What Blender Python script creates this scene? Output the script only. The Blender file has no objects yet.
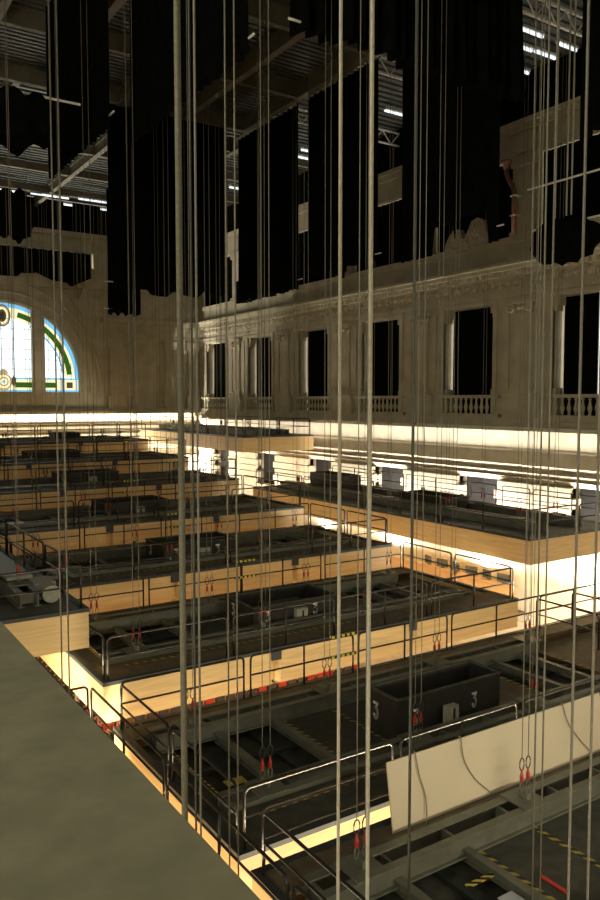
import bpy, bmesh, math, random
from mathutils import Vector, Matrix
random.seed(7)
C = bpy.context.scene.collection
SC = bpy.context.scene
PI = math.pi

# ------------------------------------------------------------------ materials
def nodes_mat(name):
    m = bpy.data.materials.new(name); m.use_nodes = True
    nt = m.node_tree; b = nt.nodes['Principled BSDF']
    return m, nt, b

def plain(name, col, rough=0.6, metal=0.0, var=0.25, scale=6.0, bump=0.0, bscale=40.0):
    """colour broken up with object-space noise; optional noise bump"""
    m, nt, b = nodes_mat(name)
    tc = nt.nodes.new('ShaderNodeTexCoord')
    n = nt.nodes.new('ShaderNodeTexNoise'); n.inputs['Scale'].default_value = scale
    n.inputs['Detail'].default_value = 6
    nt.links.new(tc.outputs['Object'], n.inputs['Vector'])
    r = nt.nodes.new('ShaderNodeValToRGB')
    r.color_ramp.elements[0].position = 0.3; r.color_ramp.elements[1].position = 0.7
    r.color_ramp.elements[0].color = (*[c * (1 - var) for c in col], 1)
    r.color_ramp.elements[1].color = (*[min(1, c * (1 + var)) for c in col], 1)
    nt.links.new(n.outputs['Fac'], r.inputs['Fac'])
    nt.links.new(r.outputs['Color'], b.inputs['Base Color'])
    b.inputs['Roughness'].default_value = rough; b.inputs['Metallic'].default_value = metal
    if bump:
        n2 = nt.nodes.new('ShaderNodeTexNoise'); n2.inputs['Scale'].default_value = bscale
        nt.links.new(tc.outputs['Object'], n2.inputs['Vector'])
        bp = nt.nodes.new('ShaderNodeBump'); bp.inputs['Strength'].default_value = bump
        nt.links.new(n2.outputs['Fac'], bp.inputs['Height'])
        nt.links.new(bp.outputs['Normal'], b.inputs['Normal'])
    return m

def wood(name, col):
    m, nt, b = nodes_mat(name)
    tc = nt.nodes.new('ShaderNodeTexCoord')
    mp = nt.nodes.new('ShaderNodeMapping'); mp.inputs['Scale'].default_value = (0.5, 0.5, 7)
    nt.links.new(tc.outputs['Object'], mp.inputs['Vector'])
    n = nt.nodes.new('ShaderNodeTexNoise'); n.inputs['Scale'].default_value = 1.6; n.inputs['Detail'].default_value = 8
    n.inputs['Distortion'].default_value = 0.6
    nt.links.new(mp.outputs['Vector'], n.inputs['Vector'])
    r = nt.nodes.new('ShaderNodeValToRGB')
    r.color_ramp.elements[0].position = 0.3; r.color_ramp.elements[1].position = 0.75
    r.color_ramp.elements[0].color = (*[c * 0.82 for c in col], 1)
    r.color_ramp.elements[1].color = (*[min(1, c * 1.1) for c in col], 1)
    nt.links.new(n.outputs['Fac'], r.inputs['Fac']); nt.links.new(r.outputs['Color'], b.inputs['Base Color'])
    b.inputs['Roughness'].default_value = 0.5
    return m

def striped(name, a, c, axis_expr, freq, frac=0.5):
    """hazard stripes: axis_expr are weights of object x, y, z"""
    m, nt, b = nodes_mat(name)
    tc = nt.nodes.new('ShaderNodeTexCoord')
    d = nt.nodes.new('ShaderNodeVectorMath'); d.operation = 'DOT_PRODUCT'
    d.inputs[1].default_value = [w * freq for w in axis_expr]
    nt.links.new(tc.outputs['Object'], d.inputs[0])
    f = nt.nodes.new('ShaderNodeMath'); f.operation = 'FRACT'; nt.links.new(d.outputs['Value'], f.inputs[0])
    g = nt.nodes.new('ShaderNodeMath'); g.operation = 'GREATER_THAN'; g.inputs[1].default_value = frac
    nt.links.new(f.outputs[0], g.inputs[0])
    mx = nt.nodes.new('ShaderNodeMix'); mx.data_type = 'RGBA'
    mx.inputs['A'].default_value = (*a, 1); mx.inputs['B'].default_value = (*c, 1)
    nt.links.new(g.outputs[0], mx.inputs['Factor']); nt.links.new(mx.outputs['Result'], b.inputs['Base Color'])
    b.inputs['Roughness'].default_value = 0.6
    return m

def emit(name, col, s):
    m = bpy.data.materials.new(name); m.use_nodes = True
    nt = m.node_tree; nt.nodes.clear()
    e = nt.nodes.new('ShaderNodeEmission'); o = nt.nodes.new('ShaderNodeOutputMaterial')
    e.inputs['Color'].default_value = (*col, 1); e.inputs['Strength'].default_value = s
    nt.links.new(e.outputs[0], o.inputs[0])
    return m

def drape(name, col):
    m = plain(name, col, rough=0.95, var=0.4, scale=3)
    b = m.node_tree.nodes['Principled BSDF']
    b.inputs['Specular IOR Level'].default_value = 0.02
    return m

M = dict(
    stone=plain('plaster_stone', (0.42, 0.37, 0.255), 0.85, var=0.14, scale=1.2, bump=0.25, bscale=9),
    stone2=plain('carved_stone', (0.42, 0.37, 0.26), 0.85, var=0.3, scale=5, bump=0.9, bscale=7),
    rust=plain('rusticated_stone', (0.62, 0.54, 0.40), 0.8, var=0.12, scale=1.5, bump=0.3, bscale=6),
    concrete=plain('gallery_concrete', (0.222, 0.212, 0.137), 0.92, var=0.16, scale=5.0, bump=0.12, bscale=30),
    floor=plain('hall_floor', (0.30, 0.18, 0.10), 0.5, var=0.2, scale=2),
    birch=wood('birch_plywood', (0.66, 0.47, 0.225)),
    ply=plain('deck_ply', (0.135, 0.108, 0.07), 0.7, var=0.25, scale=3),
    deck=plain('dark_deck', (0.055, 0.056, 0.045), 0.55, var=0.35, scale=4, bump=0.1, bscale=25),
    deckedge=plain('deck_edge_trim', (0.035, 0.042, 0.042), 0.5, var=0.2, scale=4),
    greydeck=plain('grey_deck', (0.12, 0.13, 0.12), 0.6, var=0.2, scale=3),
    pit=plain('pit_black', (0.03, 0.03, 0.025), 0.8, var=0.3, scale=5),
    steel=plain('grey_green_steel', (0.16, 0.165, 0.13), 0.42, metal=0.15, var=0.2, scale=3),
    rail=plain('dark_rail_steel', (0.05, 0.044, 0.038), 0.33, metal=0.6, var=0.2, scale=5),
    cable=plain('wire_rope', (0.17, 0.155, 0.115), 0.5, metal=0.3, var=0.15, scale=30),
    cablepale=plain('pale_wire_rope', (0.40, 0.37, 0.28), 0.55, metal=0.2, var=0.12, scale=30),
    cabledark=plain('dark_wire_rope', (0.06, 0.06, 0.045), 0.6, metal=0.2, var=0.2, scale=30),
    olive=plain('olive_wire_rope', (0.13, 0.12, 0.08), 0.6, metal=0.2, var=0.2, scale=30),
    red=plain('red_shackle', (0.40, 0.03, 0.02), 0.4, var=0.2, scale=9),
    redbar=plain('red_strip', (0.6, 0.05, 0.04), 0.5, var=0.2, scale=9),
    black=plain('bin_black', (0.022, 0.020, 0.017), 0.6, var=0.3, scale=4, bump=0.1),
    cabinet=plain('cabinet_grey', (0.36, 0.36, 0.30), 0.5, var=0.15, scale=8),
    white=plain('number_paint', (0.88, 0.87, 0.80), 0.7, var=0.1, scale=20),
    board=plain('cream_board', (0.62, 0.54, 0.40), 0.6, var=0.04, scale=0.8),
    rope=plain('hemp_rope', (0.24, 0.21, 0.15), 0.9, var=0.2, scale=40),
    beam=plain('ceiling_steel', (0.16, 0.14, 0.096), 0.6, var=0.2, scale=1.5),
    corr=plain('ceiling_sheet', (0.105, 0.11, 0.095), 0.5, metal=0.2, var=0.2, scale=1.5),
    drape=drape('black_drape', (0.0036, 0.0040, 0.0036)),
    clay=plain('rust_pipe', (0.17, 0.075, 0.035), 0.7, var=0.3, scale=4),
    metalwhite=plain('white_pole', (0.75, 0.73, 0.68), 0.4, var=0.1, scale=8),
    recess_shade=plain('painted_recess_shade', (0.014, 0.013, 0.014), 0.8, var=0.15, scale=1),  # near black: the shade of the recesses is put into the colour
    seat=plain('seat_dark', (0.05, 0.045, 0.045), 0.7, var=0.3, scale=6),
    seatred=plain('seat_red', (0.45, 0.05, 0.03), 0.8, var=0.2, scale=6),
    seatwood=wood('seat_wood', (0.5, 0.3, 0.13)),
    skin=plain('skin', (0.60, 0.36, 0.25), 0.6, var=0.1, scale=10),
    hair=plain('hair_dark', (0.03, 0.02, 0.015), 0.7, var=0.3, scale=20),
    taped=striped('dashed_tape', (0.03, 0.03, 0.028), (0.42, 0.33, 0.06), (1, 1, 0), 4.2, 0.55),
    tapey=striped('bright_dashed_tape', (0.03, 0.03, 0.02), (0.75, 0.66, 0.10), (1, 1, 0), 6.0, 0.45),
    chev=striped('chevron_tape', (0.02, 0.02, 0.02), (0.62, 0.50, 0.10), (1, 1.4, 0), 5.0, 0.5),
    yellow=plain('yellow_plate', (0.55, 0.45, 0.05), 0.6, var=0.2, scale=20),
    label=plain('pale_label', (0.55, 0.58, 0.66), 0.5, var=0.05, scale=5),
    pane=emit('daylit_glass', (0.86, 0.97, 1.0), 2.0),
    tube=emit('fluorescent', (0.85, 0.95, 1.0), 1.4),
    slit=emit('daylit_pane', (1.0, 0.95, 0.86), 2.2),
    ggreen=emit('green_glass', (0.035, 0.12, 0.012), 1.0),
    gblue=emit('blue_glass', (0.20, 0.55, 0.85), 1.1),
    gcream=emit('cream_glass', (1.0, 0.90, 0.52), 1.2),
    gdark=emit('brown_glass', (0.10, 0.07, 0.03), 1.0),
    ggold=emit('gold_glass', (0.55, 0.42, 0.22), 1.0),
    lead=plain('lead_came', (0.10, 0.11, 0.11), 0.6, var=0.1),
    strip=emit('lamp_face', (1.0, 0.74, 0.40), 3.0),
)

# ------------------------------------------------------------------ mesh builder
class MB:
    def __init__(s): s.bm = bmesh.new()
    def box(s, x0, y0, z0, x1, y1, z1):
        v = [s.bm.verts.new((x, y, z)) for z in (z0, z1) for y in (y0, y1) for x in (x0, x1)]
        for f in ((0, 2, 3, 1), (4, 5, 7, 6), (0, 1, 5, 4), (2, 6, 7, 3), (0, 4, 6, 2), (1, 3, 7, 5)):
            s.bm.faces.new([v[i] for i in f])
        return s
    def quad(s, *p):
        s.bm.faces.new([s.bm.verts.new(q) for q in p]); return s
    def prism(s, pts, axis, a, b):
        """extrude a 2-D outline between a and b along an axis"""
        def P(u, w, t): return {'x': (t, u, w), 'y': (u, t, w), 'z': (u, w, t)}[axis]
        A = [s.bm.verts.new(P(u, w, a)) for u, w in pts]; B = [s.bm.verts.new(P(u, w, b)) for u, w in pts]
        n = len(pts)
        s.bm.faces.new(A); s.bm.faces.new(B[::-1])
        for i in range(n): s.bm.faces.new((A[i], B[i], B[(i + 1) % n], A[(i + 1) % n]))
        return s
    def tube(s, pts, r, n=8, closed=False, r1=None):
        pts = [Vector(p) for p in pts]; rings = []; N = len(pts)
        for i, p in enumerate(pts):
            a = pts[i - 1] if (i > 0 or closed) else p
            b = pts[(i + 1) % N] if (i < N - 1 or closed) else p
            d = (b - a).normalized()
            u = d.cross(Vector((0, 0, 1)))
            if u.length < 1e-3: u = Vector((1, 0, 0))
            u.normalize(); w = d.cross(u)
            rr = r if r1 is None else r + (r1 - r) * i / max(1, N - 1)
            rings.append([s.bm.verts.new(p + rr * (math.cos(2 * PI * k / n) * u + math.sin(2 * PI * k / n) * w)) for k in range(n)])
        for i in range(N if closed else N - 1):
            A, B = rings[i], rings[(i + 1) % N]
            for k in range(n): s.bm.faces.new((A[k], A[(k + 1) % n], B[(k + 1) % n], B[k]))
        if not closed:
            s.bm.faces.new(rings[0][::-1]); s.bm.faces.new(rings[-1])
        return s
    def lathe(s, prof, c=(0, 0, 0), n=12):
        rings = [[s.bm.verts.new((c[0] + r * math.cos(2 * PI * k / n), c[1] + r * math.sin(2 * PI * k / n), c[2] + z)) for k in range(n)] for r, z in prof]
        for A, B in zip(rings, rings[1:]):
            for k in range(n): s.bm.faces.new((A[k], A[(k + 1) % n], B[(k + 1) % n], B[k]))
        s.bm.faces.new(rings[0][::-1]); s.bm.faces.new(rings[-1]); return s
    def ball(s, c, r, sub=2):
        """ellipsoid, r may be a triple"""
        rr = (r, r, r) if not isinstance(r, tuple) else r
        bmesh.ops.create_icosphere(s.bm, subdivisions=sub, radius=1, matrix=Matrix.Translation(c) @ Matrix.Diagonal((*rr, 1))); return s
    def ibeam(s, axis, a, b, u, z, w=0.2, h=0.35, t=0.03):
        """I-section running along x or y from a to b, centred on u, standing on z"""
        for (u0, u1, z0, z1) in ((u - w / 2, u + w / 2, z, z + t), (u - w / 2, u + w / 2, z + h - t, z + h), (u - t / 2, u + t / 2, z + t, z + h - t)):
            if axis == 'x': s.box(a, u0, z0, b, u1, z1)
            else: s.box(u0, a, z0, u1, b, z1)
        return s
    def build(s, name, mat, parent=None, smooth=False, loc=None):
        me = bpy.data.meshes.new(name)
        bmesh.ops.recalc_face_normals(s.bm, faces=s.bm.faces[:])
        s.bm.to_mesh(me); s.bm.free()
        if smooth:
            for p in me.polygons: p.use_smooth = True
        o = bpy.data.objects.new(name, me); C.objects.link(o)
        me.materials.append(M[mat] if isinstance(mat, str) else mat)
        if parent: o.parent = parent
        if loc: o.location = loc
        return o

def tag(o, label, cat, group=None, kind=None):
    if label: o['label'] = label
    if cat: o['category'] = cat
    if group: o['group'] = group
    if kind: o['kind'] = kind
    return o
def thing(name, label, cat, loc=(0, 0, 0), group=None):
    o = bpy.data.objects.new(name, None); C.objects.link(o); o.location = loc; o.empty_display_size = .2
    return tag(o, label, cat, group)
def struct(o): o['kind'] = 'structure'; return o

# ------------------------------------------------------------------ the hall
BAY = 7.05; WX = 29.0; FY = 60.0; P0 = 25.03
PIL = [P0 + BAY * k for k in range(-2, 6)]         # pilaster centres along the right wall
TOPZ = 15.2; FLZ = -17.0

def right_wall():
    m = MB()
    y0, y1 = 2.0, FY
    # main storey: piers, sill, lintel; windows stay open
    op = [(p + 1.77, p + 5.27) for p in PIL[:-1]]
    def run(z0, z1, x0, opens):
        e = y0
        for a, b in opens:
            if a > e: m.box(x0, e, z0, WX + .9, a, z1)
            e = b
        if e < y1: m.box(x0, e, z0, WX + .9, y1, z1)
    op = [(a, b) for a, b in op if b < y1]
    run(-1.4, -1.22, WX - .72, []); run(-1.22, -.95, WX - .45, []); run(-.95, -.8, WX - .3, []); run(-.8, 4.75, WX, op); run(4.75, 5.2, WX, [])
    m.box(WX - .12, y0, 5.0, WX + .9, y1, 5.2)
    m.box(WX - .02, y0, 5.2, WX + .9, y1, 6.15)
    # cornice in three steps
    m.box(WX - .2, y0, 6.05, WX + .9, y1, 6.2); m.box(WX - .55, y0, 6.2, WX + .9, y1, 6.4); m.box(WX - .7, y0, 6.4, WX + .9, y1, 6.55)
    m.box(WX - .12, y0, 6.55, WX + .9, y1, 7.5); m.box(WX - .25, y0, 7.5, WX + .9, y1, 7.8)
    at = [(p + .75, p + BAY - .75) for p in PIL[:-1] if p + BAY - .75 < y1]
    run(7.8, 11.5, WX, at)
    m.box(WX - .05, y0, 11.5, WX + .9, y1, 12.6); m.box(WX - .25, y0, 12.6, WX + .9, y1, 12.85); m.box(WX - .4, y0, 12.85, WX + .9, y1, 13.05)
    w = struct(m.build('wall_right', 'stone'))
    # dentils and carved frieze blocks
    d = MB()
    y = y0 + .1
    while y < y1: d.box(WX - .42, y, 5.98, WX, y + .16, 6.18); y += .36
    d.build('dentil_course', 'stone', w)
    fz = MB()
    y = y0 + .3
    k = 0
    while y < y1 - .5:
        s = .1 + .04 * math.sin(k * 2.1)
        fz.ball((WX - .02, y, 5.68), (.09, .20 + s, .20 + s * .4), 1); fz.ball((WX - .02, y + .33, 5.62), (.06, .10, .26), 1); y += .68; k += 1
    fz.build('carved_frieze', 'stone2', w, smooth=True)
    # corbels at the window head corners, moulded surround
    c = MB()
    for a, b in op:
        for (q, sgn) in ((a, 1), (b, -1)):
            c.box(WX + .02, min(q, q + sgn * .28), 4.35, WX + .5, max(q, q + sgn * .28), 4.75)
            c.box(WX + .02, min(q, q + sgn * .14), 4.1, WX + .5, max(q, q + sgn * .14), 4.35)
            c.box(WX - .1, min(q, q - sgn * .22), -.5, WX + .1, max(q, q - sgn * .22), 4.95)
            c.box(WX + .02, min(q, q + sgn * .2), -.8, WX + .5, max(q, q + sgn * .2), .6)
        c.box(WX - .1, a, 4.78, WX + .1, b, 4.95)
    c.build('window_surround', 'stone', w)
    # lower storey: rusticated piers, mouldings, openings
    l = MB(); lo = [(p + 1.3, p + 4.1) for p in PIL[:-1] if p + 5.3 < y1]
    l.prism([(WX - .2, -1.4), (WX + .9, -1.4), (WX + .9, -2.35), (WX + .3, -2.35), (WX + .12, -2.0)], 'y', y0, y1)
    l.box(WX + .3, y0, -3.9, WX + .9, y1, -2.35)
    l.prism([(WX + .22, -2.35), (WX + .9, -2.35), (WX + .9, -2.45), (WX + .3, -2.45)], 'y', y0, y1)
    for z in (-3.05, -3.4): l.prism([(WX - .02, z), (WX + .9, z), (WX + .9, z - .22), (WX + .22, z - .22)], 'y', y0, y1)
    l.prism([(WX + .0, -3.65), (WX + .9, -3.65), (WX + .9, -3.9), (WX + .25, -3.9)], 'y', y0, y1)
    e = y0
    for a, b in lo + [(y1, y1)]:
        l.box(WX + .1, e, -6.2, WX + .9, a, -3.9)
        z = -3.9; k = 0
        while z > -6.0:
            g = .22 if k % 2 else .0
            l.box(WX - .12, e - (g if e > y0 else 0), z - .44, WX + .4, a + (g if a < y1 else 0), z - .03)
            z -= .47; k += 1
        e = b
    l.box(WX - .1, y0, -9.0, WX + .9, y1, -6.2)
    l.box(WX, y0, FLZ, WX + .9, y1, -9.0)
    for z in (-10.2, -10.6, -11.1, -12.6): l.box(WX - .12, y0, z - .14, WX, y1, z)
    l.build('rusticated_base', 'rust', w)
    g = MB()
    for a, b in lo: g.box(WX + .62, a, -6.2, WX + .88, b, -3.9)  # dark backs standing in for the shade inside the openings
    g.build('recess_shade_panel', 'recess_shade', w)
    # pilasters
    for p in PIL[:-1]:
        q = MB()
        q.box(WX - .28, p - .95, -.8, WX, p + .95, .3); q.box(WX - .34, p - 1.0, .2, WX, p + 1.0, .36)
        q.box(WX - .22, p - .7, .36, WX, p + .7, .55); q.box(WX - .18, p - .62, .55, WX, p + .62, .7)
        q.box(WX - .12, p - .52, .7, WX, p + .52, 4.1)
        q.box(WX - .16, p - .36, .95, WX - .1, p + .36, 3.9)
        for s in (-1, 1): q.box(WX - .07, p + s * 1.0 - .22, .5, WX, p + s * 1.0 + .22, 4.6)
        q.box(WX - .2, p - .6, 4.1, WX, p + .6, 4.2); q.box(WX - .3, p - .75, 4.62, WX, p + .75, 4.78)
        for s in (-1, 1):
            cpt = [(WX - .22 , p + s * .52 + .17 * math.cos(t), 4.42 + .17 * math.sin(t)) for t in [2 * PI * j / 12 for j in range(12)]]
            q.tube(cpt, .07, 6, closed=True); q.ball((WX - .2, p + s * .52, 4.42), (.12, .1, .1), 1)
        q.ball((WX - .15, p, 4.45), (.12, .25, .15), 2)
        q.box(WX - .12, p - .55, 4.2, WX, p + .55, 4.62)
        q.build('pilaster', 'stone', w)
        q = MB()
        q.box(WX - .2, p - .75, 7.8, WX + .9, p + .75, 8.0); q.box(WX - .1, p - .6, 8.0, WX, p + .6, 11.0)
        q.box(WX - .2, p - .72, 11.0, WX + .1, p + .72, 11.5); q.box(WX - .18, p - .55, 11.6, WX, p + .55, 12.5)
        q.build('attic_pier', 'stone', w)
    return w, op, at
wallR, OPEN, ATTIC = right_wall()
def crest():
    yc = PIL[2] + 3.52
    k = MB(); P = [(-1.5, 7.7), (1.5, 7.7), (1.45, 8.1), (1.2, 8.5), (.85, 8.8), (.5, 8.75), (.3, 8.3), (.1, 8.2), (-.1, 8.5), (-.4, 9.0), (-.8, 9.1), (-1.15, 8.9), (-1.4, 8.4)]
    k.prism([(yc + a, b) for a, b in P], 'x', WX - .3, WX + .1)
    for a, b, r in ((.75, 8.3, .3), (-.7, 8.5, .4), (0, 7.95, .25)): k.ball((WX - .3, yc + a, b), (.12, r, r), 2)
    k.build('carved_crest', 'stone2', wallR)
crest()

def far_wall():
    m = MB(); x0, x1 = -9.0, WX + .9; cx, R, zs, zb = 13.0, 5.75, 1.55, .7
    xs = [cx + R * math.sin(-PI / 2 + PI * i / 40) for i in range(41)]
    def top(x): return zs + math.sqrt(max(0, R * R - (x - cx) ** 2))
    Z1 = 9.0
    m.box(x0, FY, -1.0, cx - R, FY + .8, Z1); m.box(cx + R, FY, -1.0, x1, FY + .8, Z1)
    m.box(cx - R, FY, -1.0, cx + R, FY + .8, zb)
    for a, b in zip(xs, xs[1:]):
        m.quad((a, FY, top(a)), (b, FY, top(b)), (b, FY, Z1), (a, FY, Z1))
        m.quad((a, FY, top(a)), (a, FY + .8, top(a)), (b, FY + .8, top(b)), (b, FY, top(b)))
    m.box(x0, FY - .85, -1.0, x1, FY, -.8); m.box(x0, FY - .5, -.8, x1, FY, -.6)
    m.box(x0, FY - .12, 5.0, cx - 9, FY, 5.2); m.box(cx + 9, FY - .12, 5.0, x1, FY, 5.2)
    m.box(cx + 7.4, FY - .55, 6.2, x1, FY, 6.4); m.box(cx + 7.4, FY - .7, 6.4, x1, FY, 6.55)
    m.box(x0, FY - .2, 8.8, x1, FY + .8, 9.0)
    for p in (-2.0, 28.0):
        m.box(p - .75, FY - .1, 9.0, p + .75, FY + .8, 11.5)
    m.box(20.0, FY - .1, 9.0, 21.5, FY + .8, 11.5)
    m.box(x0, FY - .05, 11.5, x1, FY + .8, 12.6); m.box(x0, FY - .3, 12.6, x1, FY + .8, 12.95)
    m.box(x0, FY, FLZ, x1, FY + .8, -1.0)
    w = struct(m.build('wall_far', 'stone'))
    a = MB()
    for rr, th in ((R + .15, .09), (R + .8, .12), (R + 1.5, .15)):
        pts = [(cx + rr * math.cos(t), FY - .02, zs + rr * math.sin(t)) for t in [PI * i / 40 for i in range(41)]]
        a.tube([(cx + rr, FY - .02, zb)] + pts + [(cx - rr, FY - .02, zb)], th, 8)
    a.build('archivolt', 'stone', w)
    q = MB()
    for p, hw in ((21.6, .55), (23.4, .35), (26.4, .55), (28.3, .4)):
        q.box(p - hw - .2, FY - .35, -.6, p + hw + .2, FY, .4); q.box(p - hw, FY - .25, .4, p + hw, FY, 4.2); q.box(p - hw - .15, FY - .35, 4.2, p + hw + .15, FY, 4.9)
        for s in (-1, 1): q.ball((p + s * hw, FY - .3, 4.5), (.22, .12, .22), 1)
    q.build('pilaster', 'stone', w)
    b = MB(); b.prism([(FY - .38, -1.0), (FY + .1, -1.0), (FY + .1, -1.75), (FY - .02, -1.75)], 'x', x0, x1 - .9)  # sloped cove added so the band catches light from below
    for z in (-2.0, -2.6, -3.4, -4.6, -6): b.box(x0, FY - .15, z - .16, x1, FY, z)
    b.build('moulding', 'rust', w)
    # crouching scroll gable beside the arch
    s = MB(); s.prism([(18.9, 6.6), (20.4, 6.6), (20.3, 7.6), (19.6, 8.4), (19.2, 9.0), (18.9, 8.6), (18.6, 7.8), (18.0, 7.9)], 'y', FY - .4, FY)
    s.build('scroll_gable', 'stone', w)
    k = MB(); P = [(12.0, 8.6), (18.3, 8.6), (17.9, 9.0), (16.6, 9.1), (15.6, 9.5), (15.0, 9.9), (14.6, 9.7), (14.1, 9.2), (13.0, 9.15), (12.0, 9.3)]
    k.prism(P, 'y', FY - .4, FY + .1); k.build('carved_crest', 'stone', w)
    k = MB(); P = [(18.3, 8.7), (21.4, 8.7), (20.6, 9.4), (19.7, 10.3), (19.3, 10.0), (18.7, 9.4)]
    k.prism(P, 'y', FY - .45, FY + .1); k.build('carved_crest', 'stone', w)
    # ---- arched stained-glass window
    win = bpy.data.objects.new('window_1', None); C.objects.link(win); win.location = (0, 0, 0); struct(win)
    g = MB(); yg = FY + .55
    g.bm.faces.new([g.bm.verts.new(p) for p in [(cx - R, yg, zb)] + [(x, yg, top(x)) for x in xs] + [(cx + R, yg, zb)]])
    g.build('glass_pane', 'pane', win)
    def ring(r0, r1, a0, a1, name, mat, dy):
        k = MB(); n = 36
        P = [(math.cos(a0 + (a1 - a0) * i / n), math.sin(a0 + (a1 - a0) * i / n)) for i in range(n + 1)]
        for p, p2 in zip(P, P[1:]):
            k.box; k.quad((cx + r0 * p[0], yg - dy, zs + r0 * p[1]), (cx + r1 * p[0], yg - dy, zs + r1 * p[1]), (cx + r1 * p2[0], yg - dy, zs + r1 * p2[1]), (cx + r0 * p2[0], yg - dy, zs + r0 * p2[1]))
        k.build(name, mat, win)
    ring(R - .28, R, 0, PI, 'blue_border', 'gblue', .01)
    ring(R - 1.05, R - .28, .06, PI - .06, 'cream_border', 'gcream', .012)
    ring(R - .88, R - .48, .1, 1.33, 'green_border', 'ggreen', .016); ring(R - .88, R - .48, PI - 1.33, PI - .1, 'green_border', 'ggreen', .016)
    ring(R - 1.22, R - 1.08, .06, 1.1, 'blue_border', 'gblue', .014); ring(R - 1.22, R - 1.08, PI - 1.1, PI - .06, 'blue_border', 'gblue', .014)
    def flat(x0_, z0_, x1_, z1_, name, mat, dy):
        k = MB(); k.quad((x0_, yg - dy, z0_), (x1_, yg - dy, z0_), (x1_, yg - dy, z1_), (x0_, yg - dy, z1_)); k.build(name, mat, win)
    flat(cx - R, zb, cx + R, zb + .14, 'blue_border', 'gblue', .018)
    flat(cx - R, zb + .14, cx + R, zb + .95, 'cream_border', 'gcream', .017)
    flat(cx - R, zb + .95, cx + R, zb + 1.08, 'blue_border', 'gblue', .018)
    for xa, xb in ((cx + .95, cx + 4.05), (cx - 4.05, cx - .95)): flat(xa, zb + .32, xb, zb + .72, 'green_border', 'ggreen', .02)
    for s in (-1, 1):
        c0 = cx + s * 5.05
        flat(c0 - .62, zb, c0 - .48, zb + 1.0, 'blue_border', 'gblue', .02); flat(c0 + .48, zb, c0 + .62, zb + 1.0, 'blue_border', 'gblue', .02)
        flat(c0 - .24, zb + .3, c0 + .24, zb + .76, 'brown_square', 'gdark', .022)
    # oval medallion at the crown and round crest at the foot
    def disc(cz, rx, rz, name, mat, dy):
        k = MB(); k.bm.faces.new([k.bm.verts.new((cx + .12 + rx * math.cos(2 * PI * i / 28), yg - dy, cz + rz * math.sin(2 * PI * i / 28))) for i in range(28)]); k.build(name, mat, win)
    disc(6.35, .60, .82, 'medallion_frame', 'lead', .02); disc(6.35, .52, .74, 'medallion_frame', 'ggold', .024); disc(6.35, .42, .62, 'medallion_frame', 'gcream', .028); disc(6.35, .3, .47, 'medallion_field', 'gdark', .032); disc(6.32, .17, .3, 'medallion_field', 'lead', .036)
    for s_, r_, mt in ((1.45, .62, 'ggold'), (1.45, .5, 'gcream'), (1.45, .36, 'ggold'), (1.45, .25, 'gcream'), (1.45, .12, 'gblue')): disc(s_, r_, r_, 'crest_ring', mt, .03 + .05 * (.7 - r_))
    disc(2.12, .32, .26, 'crest_crown', 'ggold', .03); disc(.92, .34, .22, 'crest_foot', 'ggold', .03)
    k = MB()
    for s in (-1, 1):
        k.ball((cx + .12 + s * .72, yg - .04, 1.5), (.2, .02, .4), 1)
    k.build('crest_supporter', 'gdark', win)
    # leading
    k = MB(); x = cx - R + .6
    while x < cx + R - .3:
        k.box(x - .018, yg - .05, zb + .95, x + .018, yg - .02, top(x) - 1.1 if top(x) - 1.1 > zb + 1 else zb + 1); x += .86
    for i in range(6):
        z = zb + 1.7 + i * .75; hw = math.sqrt(max(.1, (R - 1.1) ** 2 - (z - zs) ** 2)); k.box(cx - hw, yg - .05, z - .015, cx + hw, yg - .02, z + .015)
    k.build('lead_lattice', 'lead', win)
    for s in (-1, 1):
        k = MB(); k.box(cx + s * 2.62 - .47, FY + .1, zb, cx + s * 2.62 + .47, FY + .6, top(cx + s * 2.62) + .15); k.box(cx + s * 2.62 - .33, FY + .02, zb, cx + s * 2.62 + .33, FY + .12, top(cx + s * 2.62) + .1)
        k.build('mullion', 'stone', win)
    return w
far_wall()

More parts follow.
